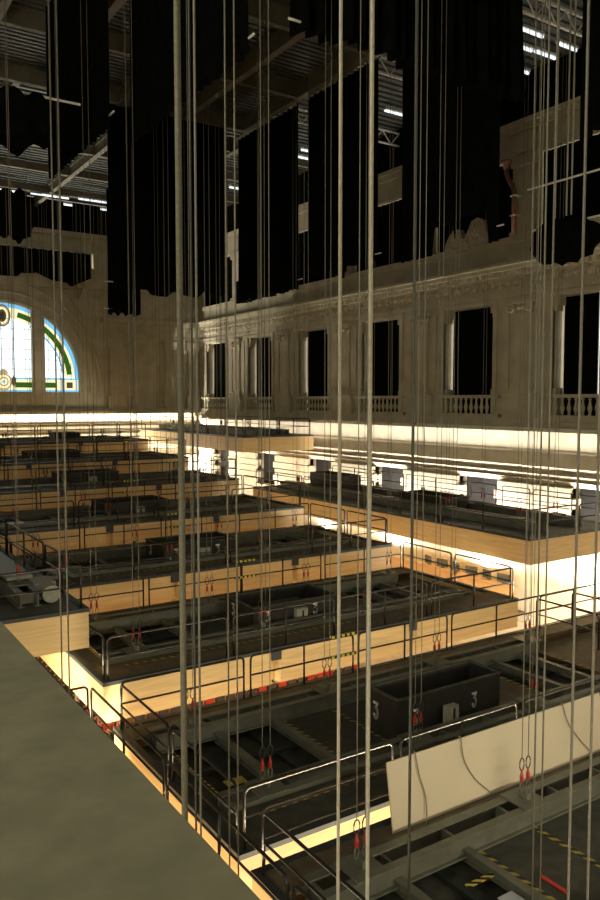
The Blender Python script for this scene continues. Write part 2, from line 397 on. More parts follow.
# floor, ceiling
struct(MB().box(-9, 0, FLZ - .2, WX + .9, FY + .8, FLZ).build('floor', 'floor'))
def ceiling():
    m = MB(); m.box(-12, -4, TOPZ + .1, WX + .9, FY + .8, TOPZ + .3)
    y = -4.0
    while y < FY: m.box(-12, y, TOPZ, WX + .9, y + .22, TOPZ + .12); y += .5
    c = struct(m.build('ceiling', 'corr'))
    # hanging grid of I-beams over the middle of the hall
    for x in (-6.6, -3.3, 0, 3.35, 6.7, 10.05, 13.4, 16.75, 20.1):
        MB().ibeam('y', 2, 36.2, x, 14.0, .32, .8, .05).build('ceiling_beam', 'beam', c)
    for y in (4.8, 10, 15.2, 20.2, 25.4, 30.8, 36.0):
        MB().ibeam('x', -7, 20.25, y, 14.02, .26, .74, .05).build('ceiling_cross_beam', 'beam', c)
    for x in (-4, 2.5, 9.0, 15.5, 22): MB().ibeam('y', 36.3, FY, x, 14.5, .3, .65, .05).build('ceiling_beam', 'beam', c)
    for y in (41, 46, 51, 56): MB().ibeam('x', -9, WX, y, 14.6, .26, .5, .05).build('ceiling_cross_beam', 'beam', c)
    # open lattice girders near the right wall
    for y in (13.2, 20.0, 27.0, 34.0):
        k = MB(); xa, xb = 20.6, WX - .1
        for z in (14.25, 14.95):
            k.box(xa, y - .06, z, xb, y + .06, z + .07)
        n = 14
        for i in range(n):
            u, v = xa + (xb - xa) * i / n, xa + (xb - xa) * (i + 1) / n
            k.tube([(u, y, 14.3 if i % 2 else 14.95), (v, y, 14.95 if i % 2 else 14.3)], .035, 5)
        k.build('lattice_girder', 'metalwhite', c)
    # corrugated panels sitting in the grid bays
    k = MB()
    xs = (-6.6, -3.3, 0, 3.35, 6.7, 10.05, 13.4, 16.75, 20.1); ys = (4.8, 10, 15.2, 20.2, 25.4, 30.8, 36.0)
    for xa, xb in zip(xs, xs[1:]):
        y = 2.0
        while y < 36: k.box(xa + .16, y, 14.72, xb - .16, y + .17, 14.80); y += .34
        k.box(xa + .16, 2, 14.8, xb - .16, 36, 14.84)
    k.build('corrugated_sheet', 'corr', c)
    return c
ceiling()
struct(MB().box(-9.6, 11, FLZ, -9, FY + .8, TOPZ).build('wall_left', 'stone'))
struct(MB().box(-9.6, -4.6, FLZ, WX + .9, -4, TOPZ + .3).build('wall_back', 'stone'))
# black cloth lining above the attic cornices
k = MB(); k.box(WX - .1, 2, 13.05, WX + .3, FY, TOPZ); struct(k.build('trim_1', 'drape'))
k = MB(); k.box(-9, FY - .1, 12.95, WX - .1, FY + .2, TOPZ); struct(k.build('trim_2', 'drape'))

# concrete parapet under the camera
k = MB(); k.box(-6, -2.5, -2.1, 1.122, 24, -1.5); led = struct(k.build('trim_3', 'concrete'))

# windows: black-out cloth with a sliver of daylight beside it
n = 2
for i, (a, b) in enumerate(OPEN):
    o = bpy.data.objects.new('window_%d' % n, None); C.objects.link(o); struct(o); n += 1
    MB().box(WX + .86, a, -.8, WX + .9, b, 4.75).build('window_pane', 'slit', o)
    f = MB(); f.box(WX + .8, a, -.8, WX + .86, a + .1, 4.75); f.box(WX + .8, b - .03, -.8, WX + .86, b, 4.75); f.box(WX + .8, (a + b) / 2 - .05, -.8, WX + .86, (a + b) / 2 + .05, 4.75)
    f.build('window_frame', 'lead', o)

def cloth(x0, x1, z0, z1, fold=.12, per=.34, ragged=0.0, seed=0, nx=None, gather=0.0, tail=None):
    """hanging drape in the local XZ plane with folds in Y, thickness by solidify"""
    rnd = random.Random(seed); w = x1 - x0; nx = nx or max(16, int(w / .09)); nz = 14
    bm = bmesh.new(); ph = rnd.random() * 6
    knots = [rnd.random() for _ in range(12)]
    def low(u):
        if not ragged: return z0
        if tail: return z0 + ragged * tail(u)
        t = u * 11; i = int(min(10, t)); f = t - i; f = f * f * (3 - 2 * f)
        return z0 + ragged * (knots[i] * (1 - f) + knots[i + 1] * f)
    g = []
    for i in range(nx + 1):
        u = i / nx; col = []
        for j in range(nz + 1):
            v = j / nz; zb_ = low(u); z = zb_ + (z1 - zb_) * v
            amp = fold * (1.15 - .5 * v)
            y = amp * math.sin(2 * PI * u * w / per + ph + .6 * math.sin(3 * v + u * 9)) + .4 * amp * math.sin(2 * PI * u * w / (per * 2.7) + 2)
            x = x0 + w * (u if not gather else .5 + (u - .5) * (1 - gather * (1 - v)))
            col.append(bm.verts.new((x, y, z)))
        g.append(col)
    for i in range(nx):
        for j in range(nz): bm.faces.new((g[i][j], g[i + 1][j], g[i + 1][j + 1], g[i][j + 1]))
    return bm
def cloth_obj(bm, name, loc, rotz=0, parent=None, th=.02):
    me = bpy.data.meshes.new(name); bm.to_mesh(me); bm.free()
    for p in me.polygons: p.use_smooth = True
    o = bpy.data.objects.new(name, me); C.objects.link(o); me.materials.append(M['drape'])
    o.location = loc; o.rotation_euler = (0, 0, rotz)
    s = o.modifiers.new('s', 'SOLIDIFY'); s.thickness = th
    if parent: o.parent = parent
    return o

ORD = ['nearest', 'second nearest', 'third from the near end', 'fourth from the near end', 'fifth from the near end', 'farthest']
vis = [i for i in range(len(OPEN)) if OPEN[i][0] > 19]
for i, (a, b) in enumerate(OPEN):
    spans = [(a + .02, b - .12)] if i != vis[0] else [(a + .02, 21.24), (21.30, b - .12)]
    for k, (ya, yb) in enumerate(spans):
        c = cloth_obj(cloth(0, yb - ya, -.79, 4.745, .05, .4, seed=i + 20 * k), 'blackout_curtain', (WX + .62, ya, 0), PI / 2)
        if i == vis[0]: tag(c, 'black blackout curtain in the nearest tall window, %s of the bright slit' % ('right', 'left')[k], 'curtain', 'blackout curtains in the tall windows')
        elif i in vis: tag(c, 'black blackout curtain filling the %s tall window of the right wall' % ORD[min(vis.index(i), 5)], 'curtain', 'blackout curtains in the tall windows')
        else: tag(c, 'black blackout curtain filling the tall window beyond the right picture edge', 'curtain', 'blackout curtains in the tall windows')
for i, (a, b) in enumerate(ATTIC):
    c = cloth_obj(cloth(.02, b - a - .02, 7.75, 11.48, .05, .4, seed=30 + i), 'attic_curtain', (WX + .35, a, 0), PI / 2)
    tag(c, 'black cloth closing the attic opening above the %s tall window' % (ORD[min(vis.index(i), 5)] if i in vis else 'off-picture'), 'curtain', 'black cloths in the attic openings')
for j, (xa, xb, nm) in enumerate(((-.9, 12.9, 'above the arched window'), (12.95, 19.95, 'right of the arched window crown'), (21.55, 27.2, 'beside the far right corner'))):
    c = cloth_obj(cloth(0, xb - xa - .05, 9.02, 11.48, .06, .5, seed=50 + j), 'attic_curtain', (xa, FY + .3, 0))
    tag(c, 'black cloth closing the far wall attic opening ' + nm, 'curtain', 'black cloths in the attic openings')

# balustrades below the windows
for i, (a, b) in enumerate(OPEN):
    if i < vis[0] - 1: continue
    nm = ORD[min(max(0, vis.index(i)), 5)] if i in vis else None
    lab = 'stone balustrade with turned balusters below the %s tall window' % nm if nm else 'stone balustrade below the window past the right picture edge'
    t = thing('balustrade', lab, 'balustrade', (WX - .1, (a + b) / 2, -.8), 'stone balustrades of the right wall')
    L = (b - a) / 2 + .55
    MB().box(-.17, -L, .95, .17, L, 1.1).build('top_rail', 'stone', t)
    MB().box(-.17, -L, 0, .17, L, .16).build('bottom_rail', 'stone', t)
    prof = [(.05, .16), (.08, .2), (.05, .26), (.10, .42), (.11, .5), (.06, .68), (.045, .8), (.08, .9), (.08, .95)]
    bz = MB().lathe(prof, (0, 0, 0), 10).build('baluster', 'stone', t, smooth=True)
    nb = 11
    for q in range(nb):
        y = -L + .5 + (2 * L - 1.0) * q / (nb - 1)
        o = bz if q == 0 else bz.copy()
        if q: C.objects.link(o); o.parent = t
        o.location = (0, y, 0)

# terracotta-coloured rainwater pipes in front of the attic piers
for i, p in enumerate(PIL[2:6]):
    t = thing('downpipe', 'rust-brown drain pipe with cup head %s' % ('at upper right by the widest black drape', 'low between two black drapes, second along', 'third along the right wall', 'nearest the far corner')[i], 'pipe', (WX - .62, p + .1, 7.81), 'drain pipes on the attic piers')
    MB().tube([(0, 0, 0), (0, 0, 1.9), (0, .1, 2.2), (0, .42, 2.7), (0, .5, 2.95), (0, .5, 3.1)], .11, 10).build('pipe', 'clay', t, smooth=True)
    MB().lathe([(.12, 0), (.16, .1), (.2, .25), (.27, .32), (.27, .4), (.1, .41)], (0, .5, 3.05), 12).build('cup_head', 'clay', t, smooth=True)
    for z in (.8, 1.7): MB().box(-.13, -.14, z, .35, .14, z + .06).build('bracket', 'metalwhite', t)

# ------------------------------------------------------------------ suspended platforms
FH = .95                                            # fascia height
def railing(parent, p, q, h=1.05, posts=None, name='railing'):
    """rails and posts between two local points"""
    p, q = Vector(p), Vector(q); d = q - p; L = d.length; d.normalize()
    n = posts or max(2, int(round(L / 2.1)) + 1)
    r = .029; c = .1
    m = MB(); up = Vector((0, 0, 1))
    pts = [p, p + up * (h - c)] + [p + d * c * (1 - math.cos(t)) + up * (h - c + c * math.sin(t)) for t in (PI / 6, PI / 3, PI / 2)]
    pts += [q - d * c * (1 - math.cos(t)) + up * (h - c + c * math.sin(t)) for t in (PI / 2, PI / 3, PI / 6)] + [q + up * (h - c), q]
    m.tube(pts, r, 6)
    m.tube([p + up * h * .53, q + up * h * .53], r * .8, 6)
    o = m.build(name, 'rail', parent, smooth=True)
    for i in range(1, n - 1):
        a = p + d * (L * i / (n - 1))
        MB().tube([a, a + up * h], r, 6).build('post', 'rail', o, smooth=True)
    return o

def digit3(m, x, z, s, y):
    """a flat-topped 3 as raised strokes in the XZ plane"""
    w = .16 * s
    P = [(-.5, 1), (.5, 1), (-.02, .52)]
    P += [(.02 + .46 * math.sin(t), .0 + .52 * math.cos(t) - .0) for t in [0.1 + i * (PI * 1.35) / 10 for i in range(11)]]
    pts = [(x + u * .36 * s, z + (v + .55) / 1.55 * s) for u, v in P]
    for (a, b), (c, d) in zip(pts, pts[1:]):
        dx, dz = c - a, d - b; l = math.hypot(dx, dz) or 1; ex, ez = dx / l * w * .4, dz / l * w * .4
        nx_, nz_ = -dz / l * w / 2, dx / l * w / 2
        q = [(a - ex + nx_, b - ez + nz_), (c + ex + nx_, d + ez + nz_), (c + ex - nx_, d + ez - nz_), (a - ex - nx_, b - ez - nz_)]
        m.prism(q, 'y', y, y - .012)

HX = (1.4, 5.2, 8.95, 12.7)                         # hook positions
def row_platform(x0, y0, z, w, d, label, detail=2, rails=None):
    t = thing('suspended_platform', label, 'platform', (x0, y0, z), 'stepped rows of suspended platforms')
    # fascia boards, split where the bright notches are
    cuts = [0, 4.58, 4.86, 9.42, 9.68, w]
    for a, b in ((cuts[0], cuts[1]), (cuts[2], cuts[3]), (cuts[4], cuts[5])):
        MB().box(a, 0, -FH, b, .05, -.07).build('fascia', 'birch', t)
    for a, b in ((cuts[1], cuts[2]), (cuts[3], cuts[4])):
        MB().box(a, .3, -FH, b, .33, -.07).box(b - .02, .05, -FH, b, .3, -.07).build('recess_panel', 'birch', t)
        MB().box(a - .01, -.05, -.3, b + .01, .28, .04).build('clamp', 'deckedge', t)
    MB().box(0, .05, -FH, .05, d, -.07).build('side_fascia', 'birch', t)
    MB().box(w - .05, .05, -FH, w, d, -.07).build('side_fascia', 'birch', t)
    MB().box(.05, d - .05, -FH, w - .05, d, -.07).build('rear_fascia', 'birch', t)
    MB().box(.05, .36, -FH, w - .05, d - .05, -FH + .05).build('soffit', 'birch', t)
    e = MB(); e.box(-.02, -.02, -.07, w + .02, .14, .02); e.box(-.02, d - .14, -.07, w + .02, d + .02, .02); e.box(-.02, .14, -.07, .14, d - .14, .02); e.box(w - .14, .14, -.07, w + .02, d - .14, .02)
    e.build('edge_trim', 'deckedge', t)
    # walkway boards along the rims
    MB().box(.14, .14, -.07, w - .14, 1.22, 0).build('walkway', 'deck' if w > 15 else 'ply', t)
    MB().box(.14, d - .75, -.07, w - .14, d - .14, 0).build('walkway', 'ply', t)
    ya, yb = 1.22, d - .75
    DZ = (0, 0, -.24)
    MB().box(.14, ya, -.07, .8, yb, 0).build('walkway', 'deck', t, loc=DZ)
    MB().box(12.95, ya, -.07, w - .14, yb, 0).build('walkway', 'ply', t, loc=DZ)
    # solid panels and slatted pits between
    MB().box(3.72, ya, -.07, 5.1, yb, 0).build('deck_panel', 'deck', t, loc=DZ)
    MB().box(8.45, ya, -.07, 10.3, yb, 0).build('deck_panel', 'ply', t, loc=DZ)
    pit = MB()
    pit.box(.8, ya, -.28, 12.95, yb, -.22)
    pit.build('pit_floor', 'deck', t, loc=DZ)
    MB().box(5.1, ya, -.07, 8.45, yb, 0).build('deck_panel', 'deck', t, loc=DZ)
    if detail:
        for xa, xb in ((.8, 3.72), (10.3, 12.95)):
            s = MB(); n = 4
            for i in range(1, n): s.box(xa + (xb - xa) * i / n - .14, ya, -.22, xa + (xb - xa) * i / n + .14, yb, -.13)
            for y in (ya + 1.15, ya + 2.3): s.box(xa, y - .07, -.13, xb, y + .07, -.05)
            s.build('pit_slats', 'deckedge', t, loc=DZ)
        for xc in (1.95, 3.45, 10.9, 12.1):
            MB().ibeam('y', 1.6, d - 1.2, xc, -.06, .16, .2, .025).build('cross_beam', 'steel', t, loc=DZ)
        for xc, yy in ((.8, (ya, yb)), (3.72, (ya, yb)), (5.1, (ya, yb)), (12.95, (ya, yb)), (10.3, (ya, yb))):
            MB().box(xc - .05, yy[0], 0, xc + .05, yy[1], .008).build('hazard_tape', 'tapey' if xc < 1 else 'taped', t, loc=DZ)
        MB().box(.9, .9, 0, 8.0, .98, .008).build('hazard_tape', 'taped', t)
    # girders: twin I-beams, bolted plates where the cables hook on
    for yc in (1.5, d - 1.0):
        g = MB(); xa, xb = .5, 12.95
        for s in (-.23, .23): g.ibeam('x', xa, xb, yc + s, 0, .17, .36, .03)
        n = 9
        for i in range(n + 1):
            x = xa + .1 + (xb - xa - .2) * i / n; g.box(x - .03, yc - .2, .03, x + .03, yc + .2, .3)
        gd = g.build('girder', 'steel', t, loc=DZ)
        for x in HX:
            MB().box(x - .3, yc - .33, .36, x + .3, yc + .33, .39).box(x - .04, yc - .1, .39, x + .04, yc + .1, .52).build('lifting_plate', 'steel', gd)
    secs = rails if rails is not None else 'fblr'
    if 'f' in secs:
        for a, b in ((.15, 3.3), (3.5, 6.7), (6.9, 10.2), (10.4, w - .15)): railing(t, (a, .1, 0), (b, .1, 0))
    if 'b' in secs:
        for a, b in ((.15, 3.3), (3.5, 6.7), (6.9, 10.2), (10.4, w - .15)): railing(t, (a, d - .1, 0), (b, d - .1, 0))
    if 'l' in secs:
        railing(t, (.1, .15, 0), (.1, 1.2, 0)) if 's' in secs else railing(t, (.1, .25, 0), (.1, d * .5 - .1, 0))
        railing(t, (.1, d * .5 + .1, 0), (.1, d - .2, 0))
    if 'r' in secs:
        railing(t, (w - .1, .25, 0), (w - .1, d * .5 - .1, 0)); railing(t, (w - .1, d * .5 + .1, 0), (w - .1, d - .2, 0))
    return t

ROWS = [(4.35, -7.45), (10.66, -7.4), (17.25, -6.6), (23.8, -5.8), (30.2, -5.0), (36.6, -4.2), (43.0, -3.4), (49.4, -2.6)]
RN = ['nearest', 'second', 'third', 'fourth', 'fifth', 'sixth', 'seventh', 'farthest']
RX = 5.8; RD = 5.9
for i, (y, z) in enumerate(ROWS):
    lab = ['nearest platform deck at lower right carrying the cream board', 'second platform deck from the front, with the black bin marked 3',
           'third platform deck from the front, with lit birch front edge', 'fourth platform deck from the front, behind the third one',
           'fifth platform deck from the front, left of the long side platform', 'sixth platform deck from the front, in the dim middle distance',
           'seventh platform deck from the front, next to last at the back', 'farthest platform deck below the arched window'][i]
    row_platform(RX, y, z, 18.2 if i < 2 else 14.2, RD, lab, 2 if i < 6 else 0, rails='fbl' if i < 2 else 'fblr')

def side_platform(x0, y0, z, w, d, label, rails, hx, edge=1.25):
    """platforms along the side walls: girders run down the hall"""
    t = thing('suspended_platform', label, 'platform', (x0, y0, z), 'long platforms beside the rows')
    for nm, b in (('fascia', (0, 0, w, .05)), ('rear_fascia', (0, d - .05, w, d))):
        MB().box(b[0], b[1], -FH, b[2], b[3], -.07).build(nm, 'birch', t)
    for xx in (0, w - .05): MB().box(xx, .05, -FH, xx + .05, d - .05, -.07).build('side_fascia', 'birch', t)
    MB().box(.05, .05, -FH, w - .05, d - .05, -FH + .05).build('soffit', 'birch', t)
    e = MB(); e.box(-.02, -.02, -.07, w + .02, .14, .02); e.box(-.02, d - .14, -.07, w + .02, d + .02, .02); e.box(-.02, .14, -.07, .14, d - .14, .02); e.box(w - .14, .14, -.07, w + .02, d - .14, .02)
    e.build('edge_trim', 'deckedge', t)
    m = MB(); m.box(.14, .14, -.07, 1.25, d - .14, 0); m.box(w - edge, .14, -.07, w - .14, d - .14, 0); m.box(1.25, .14, -.07, w - edge, 1.4, 0); m.box(1.25, d - .8, -.07, w - edge, d - .14, 0)
    m.build('walkway', 'greydeck', t)
    MB().box(1.25, 1.4, -.5, w - edge, d - .8, -.44).build('pit_floor', 'pit', t)
    y = 1.4
    while y < d - 2.4: MB().box(1.25, y, -.07, w - edge, y + 1.45, 0).build('deck_panel', 'deck', t); y += 1.6
    for xc in hx:
        g = MB()
        for q in (-.2, .2): g.ibeam('y', .9, d - .6, xc + q, 0, .17, .36, .03)
        y = 1.2
        while y < d - 1: g.box(xc - .2, y - .03, .03, xc + .2, y + .03, .3); y += 1.5
        gd = g.build('girder', 'steel', t)
        for y in (2.0, 6.0, 10, 14, 18):
            if y < d - 1: MB().box(xc - .3, y - .3, .36, xc + .3, y + .3, .39).build('lifting_plate', 'steel', gd)
    y = 3.0
    while y < d - 2:
        MB().box(1.0, y, 0, 1.1, y + 1.2, .008).build('hazard_tape', 'tapey', t); y += 4
    for a, b in rails: railing(t, a, b)
    return t

# left, long platform edge rail; right ones
Lp = side_platform(.6, 18.1, -5.0, 5.15, 20, 'left platform with bright birch front, beyond the concrete ledge',
    [((5.05, .25, 0), (5.05, 3.4, 0)), ((5.05, 3.6, 0), (5.05, 8, 0)), ((5.05, 8.2, 0), (5.05, 13.5, 0)), ((5.05, 13.7, 0), (5.05, 19.8, 0)), ((.2, .1, 0), (2.0, .1, 0)), ((2.2, .1, 0), (5.0, .1, 0))], (1.5, 4.0), .85)
L0 = side_platform(.9, 4.2, -7.42, 4.5, 12.6, 'left walkway platform hidden behind the concrete ledge, only its railing showing',
    [((4.4, 4.2, 0), (4.4, 8.2, 0)), ((4.4, 8.35, 0), (4.4, 12.4, 0)), ((4.4, .2, 0), (4.4, 4.05, 0)), ((2.4, 12.5, 0), (4.35, 12.5, 0))], (1.4, 3.0))
Ap = side_platform(22.1, 18.55, -5.0, 5.5, 20.2, 'long right platform with broad birch edge in front of the floodlit wall',
    [((.1, .2, 0), (.1, 4.6, 0)), ((.1, 4.8, 0), (.1, 9.8, 0)), ((.1, 10, 0), (.1, 15, 0)), ((.1, 15.2, 0), (.1, 20, 0)), ((.2, .1, 0), (2.7, .1, 0)), ((2.9, .1, 0), (5.3, .1, 0)),
     ((5.4, .3, 0), (5.4, 4.4, 0)), ((5.4, 4.6, 0), (5.4, 6.2, 0)), ((5.4, 6.6, 0), (5.4, 8.2, 0)), ((5.4, 8.4, 0), (5.4, 13, 0)), ((5.4, 13.2, 0), (5.4, 19.8, 0))], (1.7, 3.9))
Bp = side_platform(22.9, 41.35, -2.2, 5.2, 17, 'far right platform with plain birch front near the corner of the hall',
    [((.1, .2, 0), (.1, 5, 0)), ((.1, 5.2, 0), (.1, 11, 0)), ((.1, 11.2, 0), (.1, 16.8, 0)), ((.2, .1, 0), (2.5, .1, 0)), ((2.7, .1, 0), (5.0, .1, 0)), ((5.1, .3, 0), (5.1, 6, 0)), ((5.1, 6.2, 0), (5.1, 12, 0))], (1.6, 3.7))
MB().box(4.28, 1.5, 0, 4.8, 2.3, .42).tube([(4.54, .95, .24), (4.54, 1.6, .24)], .22, 14).build('winch_motor', 'cabinet', Lp)
MB().box(3.75, 2.2, .42, 4.4, 6.2, .5).build('gear_plate', 'cabinet', Lp)
# walkway railings on the right end of the second platform
t1 = [o for o in C.objects if o.name.startswith('suspended_platform') and not o.parent and abs(o.location.y - 10.66) < .01][0]
railing(t1, (13.95, 3.3, 0), (13.95, 5.6, 0)); railing(t1, (14.3, 5.75, 0), (16, 5.75, 0)); railing(t1, (15.6, 3.4, 0), (15.6, 5.5, 0)); railing(t1, (16.6, 3.2, 0), (18, 3.2, 0))
MB().box(14.3, 1.3, 0, 16.2, 2.4, .35).box(14.6, 1.5, .35, 15.9, 2.2, .5).build('winch_housing', 'deck', t1)

tb = {round(o.location.y, 2): o for o in C.objects if o.name.startswith('suspended_platform') and not o.parent}
for yy, xa in ((10.66, 5.95), (17.25, 6.6), (23.8, 6.9), (30.2, 7.4)):
    for zz in (.5, 1.06): MB().box(xa, RD - .13, zz, xa + .85, RD - .07, zz + .07).build('hazard_bar', 'tapey', tb[yy])
    MB().tube([(xa + .25, RD - .1, 0), (xa + .25, RD - .1, 1.1)], .03, 6).build('gate_post', 'rail', tb[yy])

# ------------------------------------------------------------------ hoist cables
TRUE_TOP = 14.6
def hoist(x, y, z, label, group, parts=True, r=.0085, mat='cable', dx=.17, alongy=False):
    for s in (-.5, .5):
        px, py = (x, y + s * dx) if alongy else (x + s * dx, y)
        if parts:
            t = thing('hoist_cable', label, 'cable', (px, py, z), group)
            MB().tube([(0, 0, .62), (0, 0, TRUE_TOP - z)], r, 6).build('strand', mat, t)
            MB().tube([(.0 + .06 * math.sin(a), 0, .52 + .12 * math.cos(a)) for a in [2 * PI * j / 10 for j in range(10)]], .012, 5, closed=True).build('thimble', 'cabledark', t)
            MB().lathe([(.012, .18), (.034, .2), (.038, .3), (.02, .36), (.015, .42)], (0, 0, 0), 8).build('turnbuckle', 'red', t)['label'] = 'red turnbuckle'
            MB().tube([(.045 * math.sin(a), 0, .1 + .1 * math.cos(a)) for a in [2 * PI * j / 10 for j in range(10)]], .012, 5, closed=True).build('shackle', 'steel', t)
        else:
            m = MB().tube([(0, 0, .3), (0, 0, TRUE_TOP - z)], r, 5).lathe([(.02, .0), (.05, .05), (.055, .25), (.02, .32)], (0, 0, 0), 6)
            o = m.build('hoist_cable', mat, None, loc=(px, py, z)); tag(o, label, 'cable', group)

HN = ['leftmost', 'second from left', 'third from left', 'rightmost']
for i, (y, z) in enumerate(ROWS):
    for gi, gy in ((0, 1.5), (1, RD - 1.0)):
        if i == 0 and gi == 0: continue
        for hi, hx in enumerate(HX):
            lab = 'steel hoist cable of the %s hook pair, %s girder, %s platform row' % (HN[hi], ('front', 'rear')[gi], RN[i])
            hoist(RX + hx, y + gy, z + .285, lab, 'hoist cables of the platform rows', parts=i < 5, r=.0085 if i < 3 else .0095)
for (x0, y0, z, hx, d, nm) in ((22.1, 18.55, -5.0, (1.7, 3.9), 20.2, 'long right platform with birch edge'), (.6, 18.1, -5.0, (4.0,), 20, 'left platform with birch front'), (22.9, 41.35, -2.2, (1.6, 3.7), 17, 'far right platform')):
    for a, xx in enumerate(hx):
        for b, yy in enumerate((2.0, 6.0, 10, 14, 18)):
            if yy < d - 1 and not (nm.startswith('left') and b > 2):
                hoist(x0 + xx, y0 + yy, z + .42, '%s hoist cable pair on the %s, %s girder' % (('first', 'second', 'third', 'fourth', 'fifth')[b], nm, 'left' if a == 0 else 'right'), 'hoist cables of the side platforms', parts=b < 2, r=.0095, alongy=True)

# thick cables close to the camera (placed at a distance down their own line of sight)
f = 770.0; pitch = math.atan(49 / f); yaw = math.atan(505 * math.cos(pitch) / f)
def plan(px, D):
    s = (px - 300) / f
    # horizontal position of a point at that column near the horizon line
    return (D * (math.sin(yaw) + s * math.cos(yaw)), D * (math.cos(yaw) - s * math.sin(yaw)))
NEAR = [(57.0, 15.5, .018, 'cable', 'left one of the close cable pair passing the arched window', -7),
        (64.2, 15.5, .018, 'cable', 'right one of the close cable pair passing the arched window', -7),
        (181.0, 7.0, .032, 'olive', 'thick olive cable left of the middle, broadest in the photo', -7),
        (192.5, 7.0, .011, 'cabledark', 'dark thin cable just right of the thick olive cable', -7),
        (197.5, 7.0, .011, 'cable', 'pale thin cable second to the right of the thick olive cable', -7),
        (227.0, 10.0, .011, 'cable', 'left one of the cable pair ending behind the ledge corner', -7),
        (236.0, 10.0, .011, 'cable', 'right one of the cable pair ending behind the ledge corner', -7),
        (339.5, 4.8, .0108, 'cablepale', 'pale close cable just right of the middle, left of a pair', -4.3),
        (370.0, 4.8, .0125, 'cablepale', 'pale close cable right of the middle, right of a pair', -4.3),
        (413.0, 9.5, .019, 'cabledark', 'thick dark cable hanging past the right wall windows', -6.9),
        (541.5, 9.2, .011, 'cable', 'left cable of the pair crossing the cream board at right', -6.9),
        (549.5, 9.2, .011, 'cable', 'right cable of the pair crossing the cream board at right', -6.9),
        (579.0, 7.5, .0135, 'cable', 'single pale cable near the right edge crossing the cream board', -6.9),
        (599.0, 7.5, .0135, 'cable', 'cable at the very right picture edge', -6.9)]
for px, D, r, mt, lab, zb in NEAR:
    x, y = plan(px, D)
    o = MB().tube([(0, 0, 0), (0, 0, TRUE_TOP - zb)], r, 8).build('hanging_cable', mt, None, smooth=True, loc=(x, y, zb)); tag(o, lab, 'cable', 'thick cables near the camera')

# ------------------------------------------------------------------ things on the decks
def winch_bin(x, y, z, w, d, h, label, parts=True, base=0):
    t = thing('equipment_bin', label, 'bin', (x, y, z), 'open black bins on the decks')
    T = .05
    MB().box(0, 0, 0, w, T, h).build('front_panel', 'black', t); MB().box(0, d - T, 0, w, d, h).build('rear_panel', 'black', t)
    MB().box(0, T, 0, T, d - T, h).build('side_panel', 'black', t); MB().box(w - T, T, 0, w, d - T, h).build('side_panel', 'black', t)
    MB().box(T, T, .02, w - T, d - T, .08).build('base', 'pit', t)
    r = MB(); r.box(-.03, -.03, h, w + .03, .05, h + .04); r.box(-.03, d - .05, h, w + .03, d + .03, h + .04); r.box(-.03, .05, h, .05, d - .05, h + .04); r.box(w - .05, .05, h, w + .03, d - .05, h + .04)
    r.build('rim', 'deck', t)
    mo = MB(); mo.tube([(w * .3, d / 2, h * .45), (w * .7, d / 2, h * .45)], .3, 14); mo.box(w * .25, d * .3, .08, w * .75, d * .7, h * .3)
    mo.build('winch_drum', 'deck', t)
    if parts:
        m = MB(); digit3(m, w * .165, base + (h - base) * .36, .33, -.004); m.build('numeral', 'white', t)['label'] = 'white figure 3 left on the front'
        m = MB(); digit3(m, w * .73, base + (h - base) * .36, .33, -.004); m.build('numeral', 'white', t)['label'] = 'white figure 3 right on the front'
        m = MB(); digit3(m, 0, 0, .36, 0); o = m.build('numeral', 'white', t); o.location = (-.004, d * .72, base + (h - base) * .36); o.rotation_euler = (0, 0, -PI / 2); o['label'] = 'white figure 3 on the left side'
    return t
def cabinet(x, y, z, label, w=.34, h=.62):
    t = thing('control_cabinet', label, 'cabinet', (x, y, z), 'grey control cabinets by the bins')
    MB().box(0, -.17, 0, w, 0, h).build('body', 'cabinet', t)
    MB().box(.02, -.19, .03, w * .42, -.17, h - .03).build('door', 'cabinet', t)
    MB().box(w * .5, -.185, .06, w * .62, -.17, h - .06).build('slot', 'black', t)
    MB().box(w * .66, -.19, .03, w - .02, -.17, h - .03).build('door', 'cabinet', t)
    MB().tube([(w + .08, -.12, .0), (w + .08, -.12, h * .6), (w, -.12, h * .7)], .02, 6).build('conduit', 'deck', t)
    return t
bn = 'open black bin marked with white 3s on the second deck'
winch_bin(10.92, 12.74, -7.63, 3.25, 1.05, .99, bn)
cabinet(12.25, 12.70, -7.62, 'pale grey control cabinet on the front of the black bin marked 3')
for i, (y, z) in enumerate(ROWS):
    if i in (0, 1): continue
    if i < 6: winch_bin(RX + 5.2, y + 2.05, z - .23, 3.0, 1.7, .76, 'open black bin in the middle of the %s deck from the front' % RN[i], parts=i < 4)
    if i < 6: cabinet(RX + 6.6, y + 2.04, z - .2, 'pale grey control cabinet before the bin on the %s deck' % RN[i], .4, .55)
winch_bin(24.25, 33.0, -4.985, 1.3, 3.0, .95, 'open black bin on the long right platform near its far end', False)
winch_bin(24.25, 25.0, -4.985, 1.3, 3.1, .62, 'low black bin along the long right platform near its front', False)
winch_bin(RX + 8.5, 51.5, -2.83, 1.7, 1.4, .7, 'open black bin on the farthest deck, far side', False)
winch_bin(RX + 5.2, 45.1, -3.63, 3.0, 1.5, .7, 'open black bin in the middle of the seventh deck', False)

